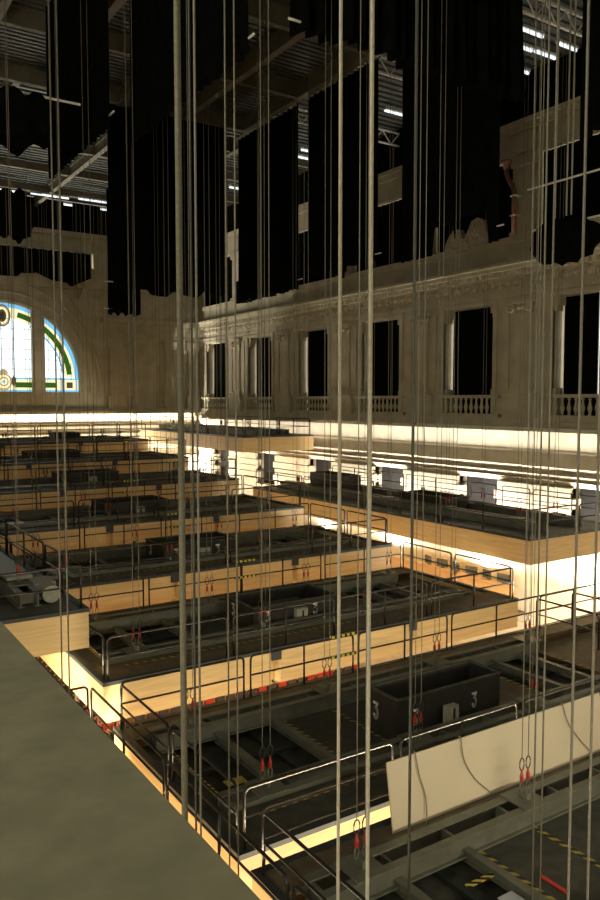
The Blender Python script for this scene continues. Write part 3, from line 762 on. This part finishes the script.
# cream board leaning on the railing of the nearest deck
t = thing('cream_board', 'long cream sheet standing against the railing of the nearest deck', 'board', (8.36, 9.84, -7.44))
MB().box(0, 0, .0, 5.9, .03, 1.2).build('sheet', 'board', t)
t.rotation_euler = (math.radians(-9), 0, 0)
def rope(pts, label, r=.012):
    o = MB().tube(pts, r, 6).build('rope', 'rope', None, smooth=True); tag(o, label, 'rope', 'ropes on the nearest deck')
def bez(ps, n=14):
    out = []
    for i in range(len(ps) - 1):
        p0 = Vector(ps[max(0, i - 1)]); p1 = Vector(ps[i]); p2 = Vector(ps[i + 1]); p3 = Vector(ps[min(len(ps) - 1, i + 2)])
        for j in range(n):
            u = j / n; out.append(.5 * ((2 * p1) + (-p0 + p2) * u + (2 * p0 - 5 * p1 + 4 * p2 - p3) * u * u + (-p0 + 3 * p1 - 3 * p2 + p3) * u ** 3))
    out.append(Vector(ps[-1])); return out
rope(bez([(9.0, 10.06, -6.220), (8.98, 9.99, -6.250), (9.02, 9.92, -6.620), (9.12, 9.86, -7.020), (9.03, 9.74, -7.400), (8.8, 9.66, -7.425), (8.4, 9.63, -7.425), (8.12, 9.66, -7.425), (8.2, 9.74, -7.425)]), 'thin rope hanging over the left end of the cream board')
rope(bez([(10.1, 10.06, -6.220), (10.1, 9.99, -6.250), (10.12, 9.92, -6.620), (10.35, 9.86, -7.020), (10.7, 9.76, -7.400), (10.2, 9.68, -7.425), (9.7, 9.64, -7.425), (9.4, 9.7, -7.425)]), 'thin rope hanging over the middle of the cream board')
rope(bez([(13.0, 10.06, -6.220), (13.0, 9.99, -6.250), (13.1, 9.92, -6.620), (13.4, 9.86, -7.020), (13.7, 9.76, -7.400), (13.2, 9.68, -7.425)]), 'thin rope hanging over the right part of the cream board')
# tapes, strip, label on the nearest deck
zt = -7.33
t0 = [o for o in C.objects if o.name.startswith('suspended_platform') and not o.parent and abs(o.location.y - 4.35) < .01][0]
MB().box(3.55, 4.02, .0, 3.67, 4.55, .012).build('chevron_tape', 'chev', t0, loc=(0, 0, -.24)); MB().box(2.85, 3.98, 0, 3.6, 4.08, .012).build('chevron_tape', 'chev', t0, loc=(0, 0, -.24))
MB().box(2.0, 3.7, 0, 2.12, 4.3, .012).build('chevron_tape', 'chev', t0, loc=(0, 0, -.24))
o = MB().box(0, 0, 0, .07, .5, .02).build('red_strip', 'redbar', None, loc=(9.8, 7.4, -7.68)); tag(o, 'short red strip lying on the nearest deck at bottom right', 'strip')
o = MB().box(0, 0, 0, .32, .5, .02).build('pale_sheet', 'label', None, loc=(8.82, 7.4, -7.685)); tag(o, 'pale blue-grey sheet on the nearest deck at the bottom edge', 'sheet')
o = MB().box(0, 0, 0, .42, .25, .02).build('yellow_sign', 'yellow', None, loc=(7.0, 13.3, -7.72)); tag(o, 'small yellow plate lying on the second deck near its left end', 'sign')

# ------------------------------------------------------------------ black drapes under the ceiling
def leg(axis, a, b, c, z0, z1, label, seed, fold=.07, ragged=0.0, gather=0.0, per=.42, tail=None):
    """a stage drape: along x at y=c or along y at x=c, with its batten"""
    w = b - a
    t = thing('stage_drape', label, 'drape', (a, c, z0) if axis == 'x' else (c, a, z0), 'black stage drapes under the ceiling')
    if axis == 'y': t.rotation_euler = (0, 0, PI / 2)
    cloth_obj(cloth(0, w, 0, z1 - z0, fold, per, ragged, seed, gather=gather, tail=tail), 'cloth', (0, 0, 0), 0, t, .03)
    MB().tube([(-.12, 0, z1 - z0), (w + .12, 0, z1 - z0)], .035, 6).build('batten', 'beam', t)
    MB().tube([(-.25, 0, (z1 - z0) * .06), (.2, 0, (z1 - z0) * .06)], .03, 6).build('bottom_pipe', 'metalwhite', t)
    return t
leg('y', 22.3, 28.7, 8.0, 8.0, 14.0, 'tall black drape hanging at upper left between the pale cables', 1, .05)
leg('y', 16.0, 23.3, 9.05, 8.0, 14.0, 'broad black drape left of middle at the top of the photo', 2, .05)
leg('x', 12.9, 19.2, 36.4, 5.2, 14.2, 'black drape hanging in front of the far right corner', 3, .07, .5)
leg('y', 31.3, 37.2, 20.45, 5.3, 14.0, 'black drape fourth from the right along the beam edge', 4, .07, .3)
leg('y', 25.4, 30.6, 20.45, 5.6, 14.0, 'black drape third from the right along the beam edge', 5, .07, .3)
leg('y', 18.8, 23.9, 20.45, 5.5, 14.0, 'wide black drape second from the right, scalloped bottom edge', 6, .06, 1.2, tail=lambda u: 0 if u < .1 else (.95 if u < .36 else (.95 - .75 * (1 - abs(u - .4) / .04) if u < .44 else (.85 if u < .62 else 0))))
leg('y', 10.4, 15.5, 20.45, 7.8, 14.0, 'black drape cut by the right picture edge, rounded bottom', 8, .12, .6)
leg('x', 10.2, 17.9, 15.7, 8.6, 14.0, 'near black drape drawn up across the top right, sagging folds', 7, .24, .6, tail=lambda u: .15 + .5 * max(0, math.sin(u * 9 - 1)) * (1 - u) ** 2)
leg('x', 14.4, 16.2, 41.0, 4.6, 11.4, 'narrow black drape right of the arched window, left of the corner drape', 9, .1, .3)

def bundle(cx, cy, cz, rx, ry, rz, label, seed):
    """cloth bunched up on a pipe"""
    rnd = random.Random(seed); t = thing('bunched_drape', label, 'drape', (cx, cy, cz), 'bunched drapes')
    bm = bmesh.new(); bmesh.ops.create_icosphere(bm, subdivisions=4, radius=1)
    ph = [rnd.random() * 6 for _ in range(4)]
    for v in bm.verts:
        x, y, z = v.co; a = math.atan2(y, x)
        k = 1 + .12 * math.sin(9 * x + ph[0] + 2 * z) + .09 * math.sin(14 * y + 5 * x + ph[1]) + .10 * math.sin(7 * z + 11 * x + ph[2])
        zz = max(-.8 - .2 * math.sin(8 * x + ph[3]), min(.7, z))
        v.co = (x * rx * (.9 + .1 * k), y * ry * k, zz * rz * k)
    me = bpy.data.meshes.new('cloth'); bm.to_mesh(me); bm.free()
    for p in me.polygons: p.use_smooth = True
    o = bpy.data.objects.new('cloth', me); C.objects.link(o); o.parent = t; me.materials.append(M['drape'])
    return t
b = bundle(22.2, 17.45, 5.5, .55, 1.25, .85, 'bunched black cloth hanging before the upper right attic opening', 3)
MB().tube([(0, -1.5, .55), (0, 1.35, .55)], .035, 6).build('pipe', 'metalwhite', b)
b = bundle(5.3, 22.6, 7.8, 1.15, .6, .9, 'bunched black cloth at the upper left picture edge', 4)
MB().tube([(-1.2, 0, .75), (1.9, 0, .75)], .035, 6).build('pipe', 'metalwhite', b)
b = bundle(8.6, 37.0, 8.5, 1.0, .5, 1.3, 'small dark bunched cloth above the arched window at left', 5)
MB().tube([(-1.3, 0, 1.1), (1.3, 0, 1.1)], .03, 6).build('pipe', 'beam', b)
# white pipe hanging by the right attic opening
t = thing('hanging_pipe', 'thin white pipe hanging level before the upper right attic opening', 'pipe', (21.8, 14.9, 7.4))
MB().tube([(0, 0, 0), (0, 3.8, 0)], .035, 8).build('pipe', 'metalwhite', t)
for y in (.4, 3.3): MB().tube([(0, y, .03), (0, y, 7.2)], .012, 5).build('hanger', 'cablepale', t)
for i, (px, D) in enumerate(((530.5, 26.5), (555.5, 26.5), (566, 26.5))):
    x, y = plan(px, D); zb_ = 6.3
    o = MB().tube([(0, 0, 0), (0, 0, TRUE_TOP - zb_)], .03, 6).build('hanging_cable', 'cablepale', None, loc=(22.2, y, zb_)); tag(o, 'pale cable ending on the bunched cloth at upper right, %s of three' % ('left', 'middle', 'right')[i], 'cable', 'cables of the bunched cloth')
# swags of cloth caught on the cornices
def swag(axis, a, b, c, z, drop, label, seed):
    rnd = random.Random(seed); n = 40; w = b - a
    kn = [rnd.random() for _ in range(9)]
    def tail(u):
        t = u * 7; i = int(min(7, t)); q = t - i; return kn[i] * (1 - q) + kn[i + 1] * q
    o = cloth_obj(cloth(0, w, 0, drop, .14, .6, drop * .75, seed, nx=60, tail=tail), 'cloth_swag', (a, c, z - drop) if axis == 'x' else (c, a, z - drop), 0 if axis == 'x' else PI / 2)
    tag(o, label, 'cloth', 'cloth swags over the cornices')
swag('x', 8.5, 19.5, FY - .75, 11.3, 3.0, 'ragged black cloth hanging over the crown of the arched window', 11)
swag('y', 38.0, 52.0, WX - .85, 9.0, 2.0, 'ragged black cloth lying over the cornice at the far end of the right wall', 13)

# ------------------------------------------------------------------ ceiling lights
def tube_light(x, y, z, L, label):
    t = thing('fluorescent_light', label, 'lamp', (x, y, z), 'fluorescent lamps under the ceiling')
    MB().box(-L / 2, -.12, .05, L / 2, .12, .16).build('housing', 'metalwhite', t)
    MB().tube([(-L / 2, 0, 0), (L / 2, 0, 0)], .06, 8).build('tube', 'tube', t)
def atz(px, py, z):
    a = (px - 300) / f; b_ = (450 - py) / f
    fw = Vector((math.sin(yaw) * math.cos(pitch), math.cos(yaw) * math.cos(pitch), -math.sin(pitch))); rt = Vector((math.cos(yaw), -math.sin(yaw), 0)); up = rt.cross(fw)
    d = fw + a * rt + b_ * up; s = z / d.z; return d * s
for px, py, L, lab in ((567, 47, 1.2, 'bright lamp tube at upper right, rightmost'), (545, 55, 1.3, 'lamp tube at upper right, second from right'), (532, 33, 1.3, 'lamp tube at upper right, above the second'), (526, 49, .7, 'short lamp tube at upper right by the drape edge'), (524, 72, .6, 'lowest short lamp tube at upper right'),
    (303, 158, 1.0, 'lamp tube between two black drapes, lower of two'), (307, 151, .8, 'lamp tube between two black drapes, upper of two'), (234, 188, .7, 'small lamp tube beside the drape left of middle'), (394, 113, 1.2, 'lamp tube between the drapes right of middle'),
    (3, 190, 2.2, 'lamp tube at the left picture edge near the far wall'), (50, 196, 2.6, 'long lamp tube before the far wall, middle one'), (94, 201, 2.2, 'long lamp tube before the far wall, right one'), (68, 205, .6, 'short lamp below the far wall tubes, left'), (106, 210, .8, 'short lamp below the far wall tubes, right')):
    zz = 14.75 if px > 120 else 14.2; p = atz(px, py, zz); tube_light(p.x, p.y, zz, L, lab)

# ------------------------------------------------------------------ wooden side gallery on the lit wall, with dark boxes
g = thing('side_gallery', 'birch-fronted gallery on the floodlit wall under the long right platform', 'gallery', (28.1, 24.5, -10.2))
MB().box(0, 0, 0, .08, 9.5, 1.35).build('parapet', 'seatwood', g); MB().box(.08, 0, 0, .85, 9.5, .1).build('gallery_floor', 'ply', g)
MB().box(-.06, 0, 1.35, .3, 9.5, 1.42).build('cap_rail', 'seatwood', g)
NB = ['nearest', 'second', 'third', 'fourth', 'fifth', 'farthest']
for i in range(6):
    y = 25.3 + i * 1.05
    t = thing('monitor', '%s dark monitor on the gallery rail by the floodlit wall' % NB[i], 'screen', (28.3, y, -8.78), 'monitors on the side gallery')
    t.rotation_euler = (0, 0, .25 * (-1) ** i)
    MB().box(-.07, -.32, .06, 0, .32, .46).build('screen', 'pit', t); MB().box(-.01, -.1, 0, .06, .1, .12).build('stand', 'deckedge', t); MB().box(0, -.34, .04, .03, .34, .48).build('bezel', 'seatwood', t)
# ------------------------------------------------------------------ audience glimpsed through the gaps
def copy_tree(o, parent=None):
    c = o.copy(); C.objects.link(c); c.parent = parent
    for ch in list(o.children): copy_tree(ch, c)
    return c
def make_seat(mat, label, group):
    t = thing('audience_seat', label, 'seat', (0, 0, FLZ), group)
    MB().box(-.24, -.28, .40, .24, .2, .48).build('seat', mat, t)
    MB().box(-.24, .19, .45, .24, .27, .98).build('backrest', mat, t)
    for s in (-.28, .28): MB().box(s - .035, -.28, .0, s + .035, .27, .66).build('armrest', 'seatwood', t)
    MB().box(-.3, .27, .9, .3, .31, 1.0).build('top_rail', 'seatwood', t)
    return t
def skin_mesh(verts, edges, radii, name, mat, parent, root=0, sub=1):
    me = bpy.data.meshes.new(name); me.from_pydata(verts, edges, []); o = bpy.data.objects.new(name, me); C.objects.link(o)
    o.modifiers.new('skin', 'SKIN'); sv = me.skin_vertices[0].data
    for i, r in enumerate(radii): sv[i].radius = (r, r); sv[i].use_root = (i == root)
    s = o.modifiers.new('sub', 'SUBSURF'); s.levels = sub; s.render_levels = sub
    me.materials.append(M[mat]); o.parent = parent; return o
def make_person(shirt, label, group, lean=0.0):
    t = thing('person', label, 'person', (0, 0, FLZ), group)
    V = [(0, .08, .56), (0, .10, .80), (0, .10 + lean, 1.04), (0, .07 + lean, 1.14), (0, .04 + lean, 1.26), (0, .03 + lean, 1.36)]
    R_ = [.13, .12, .13, .05, .085, .07]; E = [(0, 1), (1, 2), (2, 3), (3, 4), (4, 5)]
    for s in (-1, 1):
        n = len(V); V += [(s * .1, -.05, .55), (s * .11, -.42, .55), (s * .11, -.44, .12), (s * .11, -.56, .05)]; R_ += [.085, .065, .045, .035]; E += [(0, n), (n, n + 1), (n + 1, n + 2), (n + 2, n + 3)]
        n = len(V); V += [(s * .19, .10 + lean, 1.02), (s * .25, .02, .78), (s * .12, -.22, .70), (s * .07, -.31, .69)]; R_ += [.055, .043, .034, .03]; E += [(2, n), (n, n + 1), (n + 1, n + 2), (n + 2, n + 3)]
    skin_mesh(V, E, R_, 'body', 'skin', t)
    Vs = [V[0], V[1], V[2], (0, .085 + lean, 1.09)]; Es = [(0, 1), (1, 2), (2, 3)]; Rs = [.145, .137, .147, .07]
    for s in (-1, 1):
        n = len(Vs); Vs += [(s * .19, .10 + lean, 1.02), (s * .25, .02, .78), (s * .17, -.12, .73)]; Rs += [.07, .057, .047]; Es += [(2, n), (n, n + 1), (n + 1, n + 2)]
    skin_mesh(Vs, Es, Rs, 'shirt', shirt, t)
    Vt = [(0, .08, .55)]; Rt = [.145]; Et = []
    for s in (-1, 1):
        n = len(Vt); Vt += [(s * .1, -.05, .55), (s * .11, -.42, .55), (s * .11, -.44, .14)]; Rt += [.098, .078, .058]; Et += [(0, n), (n, n + 1), (n + 1, n + 2)]
    skin_mesh(Vt, Et, Rt, 'trousers', 'seat', t)
    MB().ball((0, .065 + lean, 1.345), (.088, .092, .085), 2).ball((0, .10 + lean, 1.27), (.08, .06, .08), 2).build('hair', 'hair', t, smooth=True)
    f_ = MB().ball((0, -.055 + lean, 1.27), (.014, .018, .02), 1); f_.build('nose', 'skin', t)
    for s in (-1, 1): MB().ball((s * .032, -.046 + lean, 1.295), .011, 1).build('eye', 'hair', t)
    MB().box(-.025, -.05 + lean, 1.225, .025, -.035 + lean, 1.233).build('mouth', 'seatred', t)
    return t
M['pinkshirt'] = plain('pink_cloth', (0.60, 0.30, 0.26), 0.9, var=0.2, scale=8)
M['redshirt'] = plain('red_cloth', (0.50, 0.06, 0.04), 0.9, var=0.2, scale=8)
M['whiteshirt'] = plain('white_cloth', (0.75, 0.70, 0.62), 0.9, var=0.1, scale=8)
M['darkshirt'] = plain('dark_cloth', (0.05, 0.05, 0.06), 0.9, var=0.3, scale=8)
LS = 'dark empty audience seat with wooden arms, seen between concrete ledge and third deck'
GS = 'dark seats beside the concrete ledge'
s_proto = make_seat('seat', LS, GS); first = True
PW = {'whiteshirt': 'white', 'redshirt': 'red', 'pinkshirt': 'pink', 'darkshirt': 'dark'}
protoP = {}
def person(x, y, shirt, where, grp):
    lab = 'seated spectator in a %s shirt, seen %s' % (PW[shirt], where)
    if shirt not in protoP: o = protoP[shirt] = make_person(shirt, lab, grp)
    else: o = copy_tree(protoP[shirt]); o['label'] = lab; o['group'] = grp
    o.location = (x, y, FLZ); return o
occ = {(0, 5): 'whiteshirt', (1, 1): 'redshirt', (0, 1): 'pinkshirt', (1, 2): 'whiteshirt', (0, 0): 'redshirt', (1, 0): 'pinkshirt', (0, 2): 'darkshirt', (0, 3): 'redshirt', (1, 6): 'darkshirt'}
for k in range(18):
    for j in range(2):
        x = 12.45 + j * .66; y = 36.3 + k * .92
        o = s_proto if first else copy_tree(s_proto); first = False
        o.location = (x, y, FLZ)
        if (j, k) in occ:
            o['label'] = 'dark audience seat under a seated spectator, beside the concrete ledge'; o['group'] = 'occupied seats beside the concrete ledge'
            person(x, y, occ[(j, k)], 'between the concrete ledge and third deck', 'spectators beside the ledge')
d_proto = make_seat('seat', 'dark audience seat glimpsed through the gap below the third deck edge', 'dark seats in the gap'); dfirst = True
r_proto = make_seat('seatred', 'red audience seat glimpsed through the gap below the third deck edge', 'red seats in the gap'); first = True
rr = random.Random(5)
for row, y in enumerate((36.4, 37.5, 38.5)):
    for i in range(22):
        x = 14.2 + i * .66 + row * .2
        if rr.random() < .38: o = r_proto if first else copy_tree(r_proto); first = False
        else: o = d_proto if dfirst else copy_tree(d_proto); dfirst = False
        o.location = (x, y, FLZ)
        if row == 1 and rr.random() < .6: person(x, y, rr.choice(['redshirt', 'pinkshirt', 'whiteshirt', 'darkshirt']), 'through the gap below the third deck', 'spectators in the gap')
AMB=2.7; LG=380; LGB=480; LG2=2400; WW=3600; WF=330; FW=2200; GF=180; HL=330; GAPP = [4500, 720, 320, 130, 55, 28, 20]
# ------------------------------------------------------------------ light
w = bpy.data.worlds.new('World'); SC.world = w; w.use_nodes = True
bg = w.node_tree.nodes['Background']; bg.inputs['Color'].default_value = (1.0, .94, .74, 1); bg.inputs['Strength'].default_value = AMB
def area(name, loc, target, sx, sy, power, col=(1, .72, .40), spread=PI):
    l = bpy.data.lights.new(name, 'AREA'); l.shape = 'RECTANGLE'; l.size = sx; l.size_y = sy; l.energy = power; l.color = col; l.spread = spread
    o = bpy.data.objects.new(name, l); C.objects.link(o); o.location = loc
    o.rotation_euler = (Vector(target) - Vector(loc)).to_track_quat('-Z', 'Y').to_euler(); return o
def spot(name, loc, target, power, angle, blend=.2, rad=.1, col=(1, .85, .62)):
    l = bpy.data.lights.new(name, 'SPOT'); l.energy = power; l.spot_size = math.radians(angle); l.spot_blend = blend; l.shadow_soft_size = rad; l.color = col
    o = bpy.data.objects.new(name, l); C.objects.link(o); o.location = loc
    o.rotation_euler = (Vector(target) - Vector(loc)).to_track_quat('-Z', 'Y').to_euler(); return o
# added lights without fixtures, low below the gaps, brightening the next birch front
for i in range(7):
    y, z = ROWS[i]; yn, zn = ROWS[i + 1]; xr = 14 if i else 11
    area('fascia_fill', (RX + xr / 2 + .1, y + RD - (1.0 if i else .5), zn - 6.0), (RX + xr / 2 + .1, yn, zn - .5), xr, .5, GAPP[i], (1, .86, .58) if i < 2 else (1, .70, .38), 2.4)
area('board_fill', (9, -3, -4.6), (12, 12, -6.9), 9, .6, GF, (1, .88, .62), 1.3)  # added fill, no lamp there; brightens the cream board and nearest decks
# light from the hall floor
for (x, y, p) in ((10, 12, HL), (20, 14, HL), (10, 30, HL), (19, 32, HL), (12, 42, HL), (22, 50, HL)):
    area('house_light', (x, y, -9.6), (x, y, -17), 5, 5, p, (1, .76, .46))
# added unseen lights at left, brightening the platform sides and left birch front
area('left_fill', (2.6, 19.8, -10.0), (5.8, 19.5, -7.0), 3.0, .6, LG, (1, .86, .60), 1.8)
area('left_fill', (4.4, 13.5, -13.5), (5.8, 13.2, -7.8), 6.0, .5, LGB, (1, .86, .60), 1.8)
area('left_fill', (3.0, 14.9, -10.0), (2.9, 18.1, -5.4), 4.0, .5, LG2, (1, .86, .60), 1.1)
# wall washers standing below the right wall and the far wall
for y in (20, 27, 34, 41, 48, 55):
    area('wall_washer', (28.55, y, -8.3), (29.0, y, -2.0), .25, 6.8, WW * (1 if y < 38 else .32), (1, .95, .84))
for y, k, col in ((20, 3.2, (1, .92, .76)), (29.5, .12, (1, .70, .36)), (38, .5, (1, .84, .58))):
    area('wall_flood', (23.0, y, -9.5), (29, y, -9.2), .8, 5, WF * k, col)
for x in (5, 12, 19, 25.5): area('wall_washer', (x, 59.4, -6.5), (x, 59.85, -1.2), 6.5, .3, FW, (1, .95, .84))
spot('corner_glint_spot', (21.5, 50.0, -3.3), (27.9, 59.6, 5.2), 5000, 11, .3, .05, (1, .95, .85))  # added spot making the bright glint in the far corner; no lamp there

# ------------------------------------------------------------------ camera
cd = bpy.data.cameras.new('camera'); cam = bpy.data.objects.new('camera', cd); C.objects.link(cam)
cd.sensor_fit = 'VERTICAL'; cd.sensor_height = 36; cd.lens = 36 * f / 900; cd.clip_end = 300; cd.clip_start = .05
cam.location = (0, 0, 0)
fw = Vector((math.sin(yaw) * math.cos(pitch), math.cos(yaw) * math.cos(pitch), -math.sin(pitch)))
cam.rotation_euler = fw.to_track_quat('-Z', 'Y').to_euler()
SC.camera = cam
SC.view_settings.view_transform = 'Standard'; SC.view_settings.look = 'None'; SC.view_settings.gamma = 1; SC.view_settings.use_curve_mapping = False
SC.view_settings.exposure = 0
SC.cycles.max_bounces = 5; SC.cycles.diffuse_bounces = 3; SC.cycles.glossy_bounces = 2; SC.cycles.caustics_reflective = False; SC.cycles.sample_clamp_indirect = 4
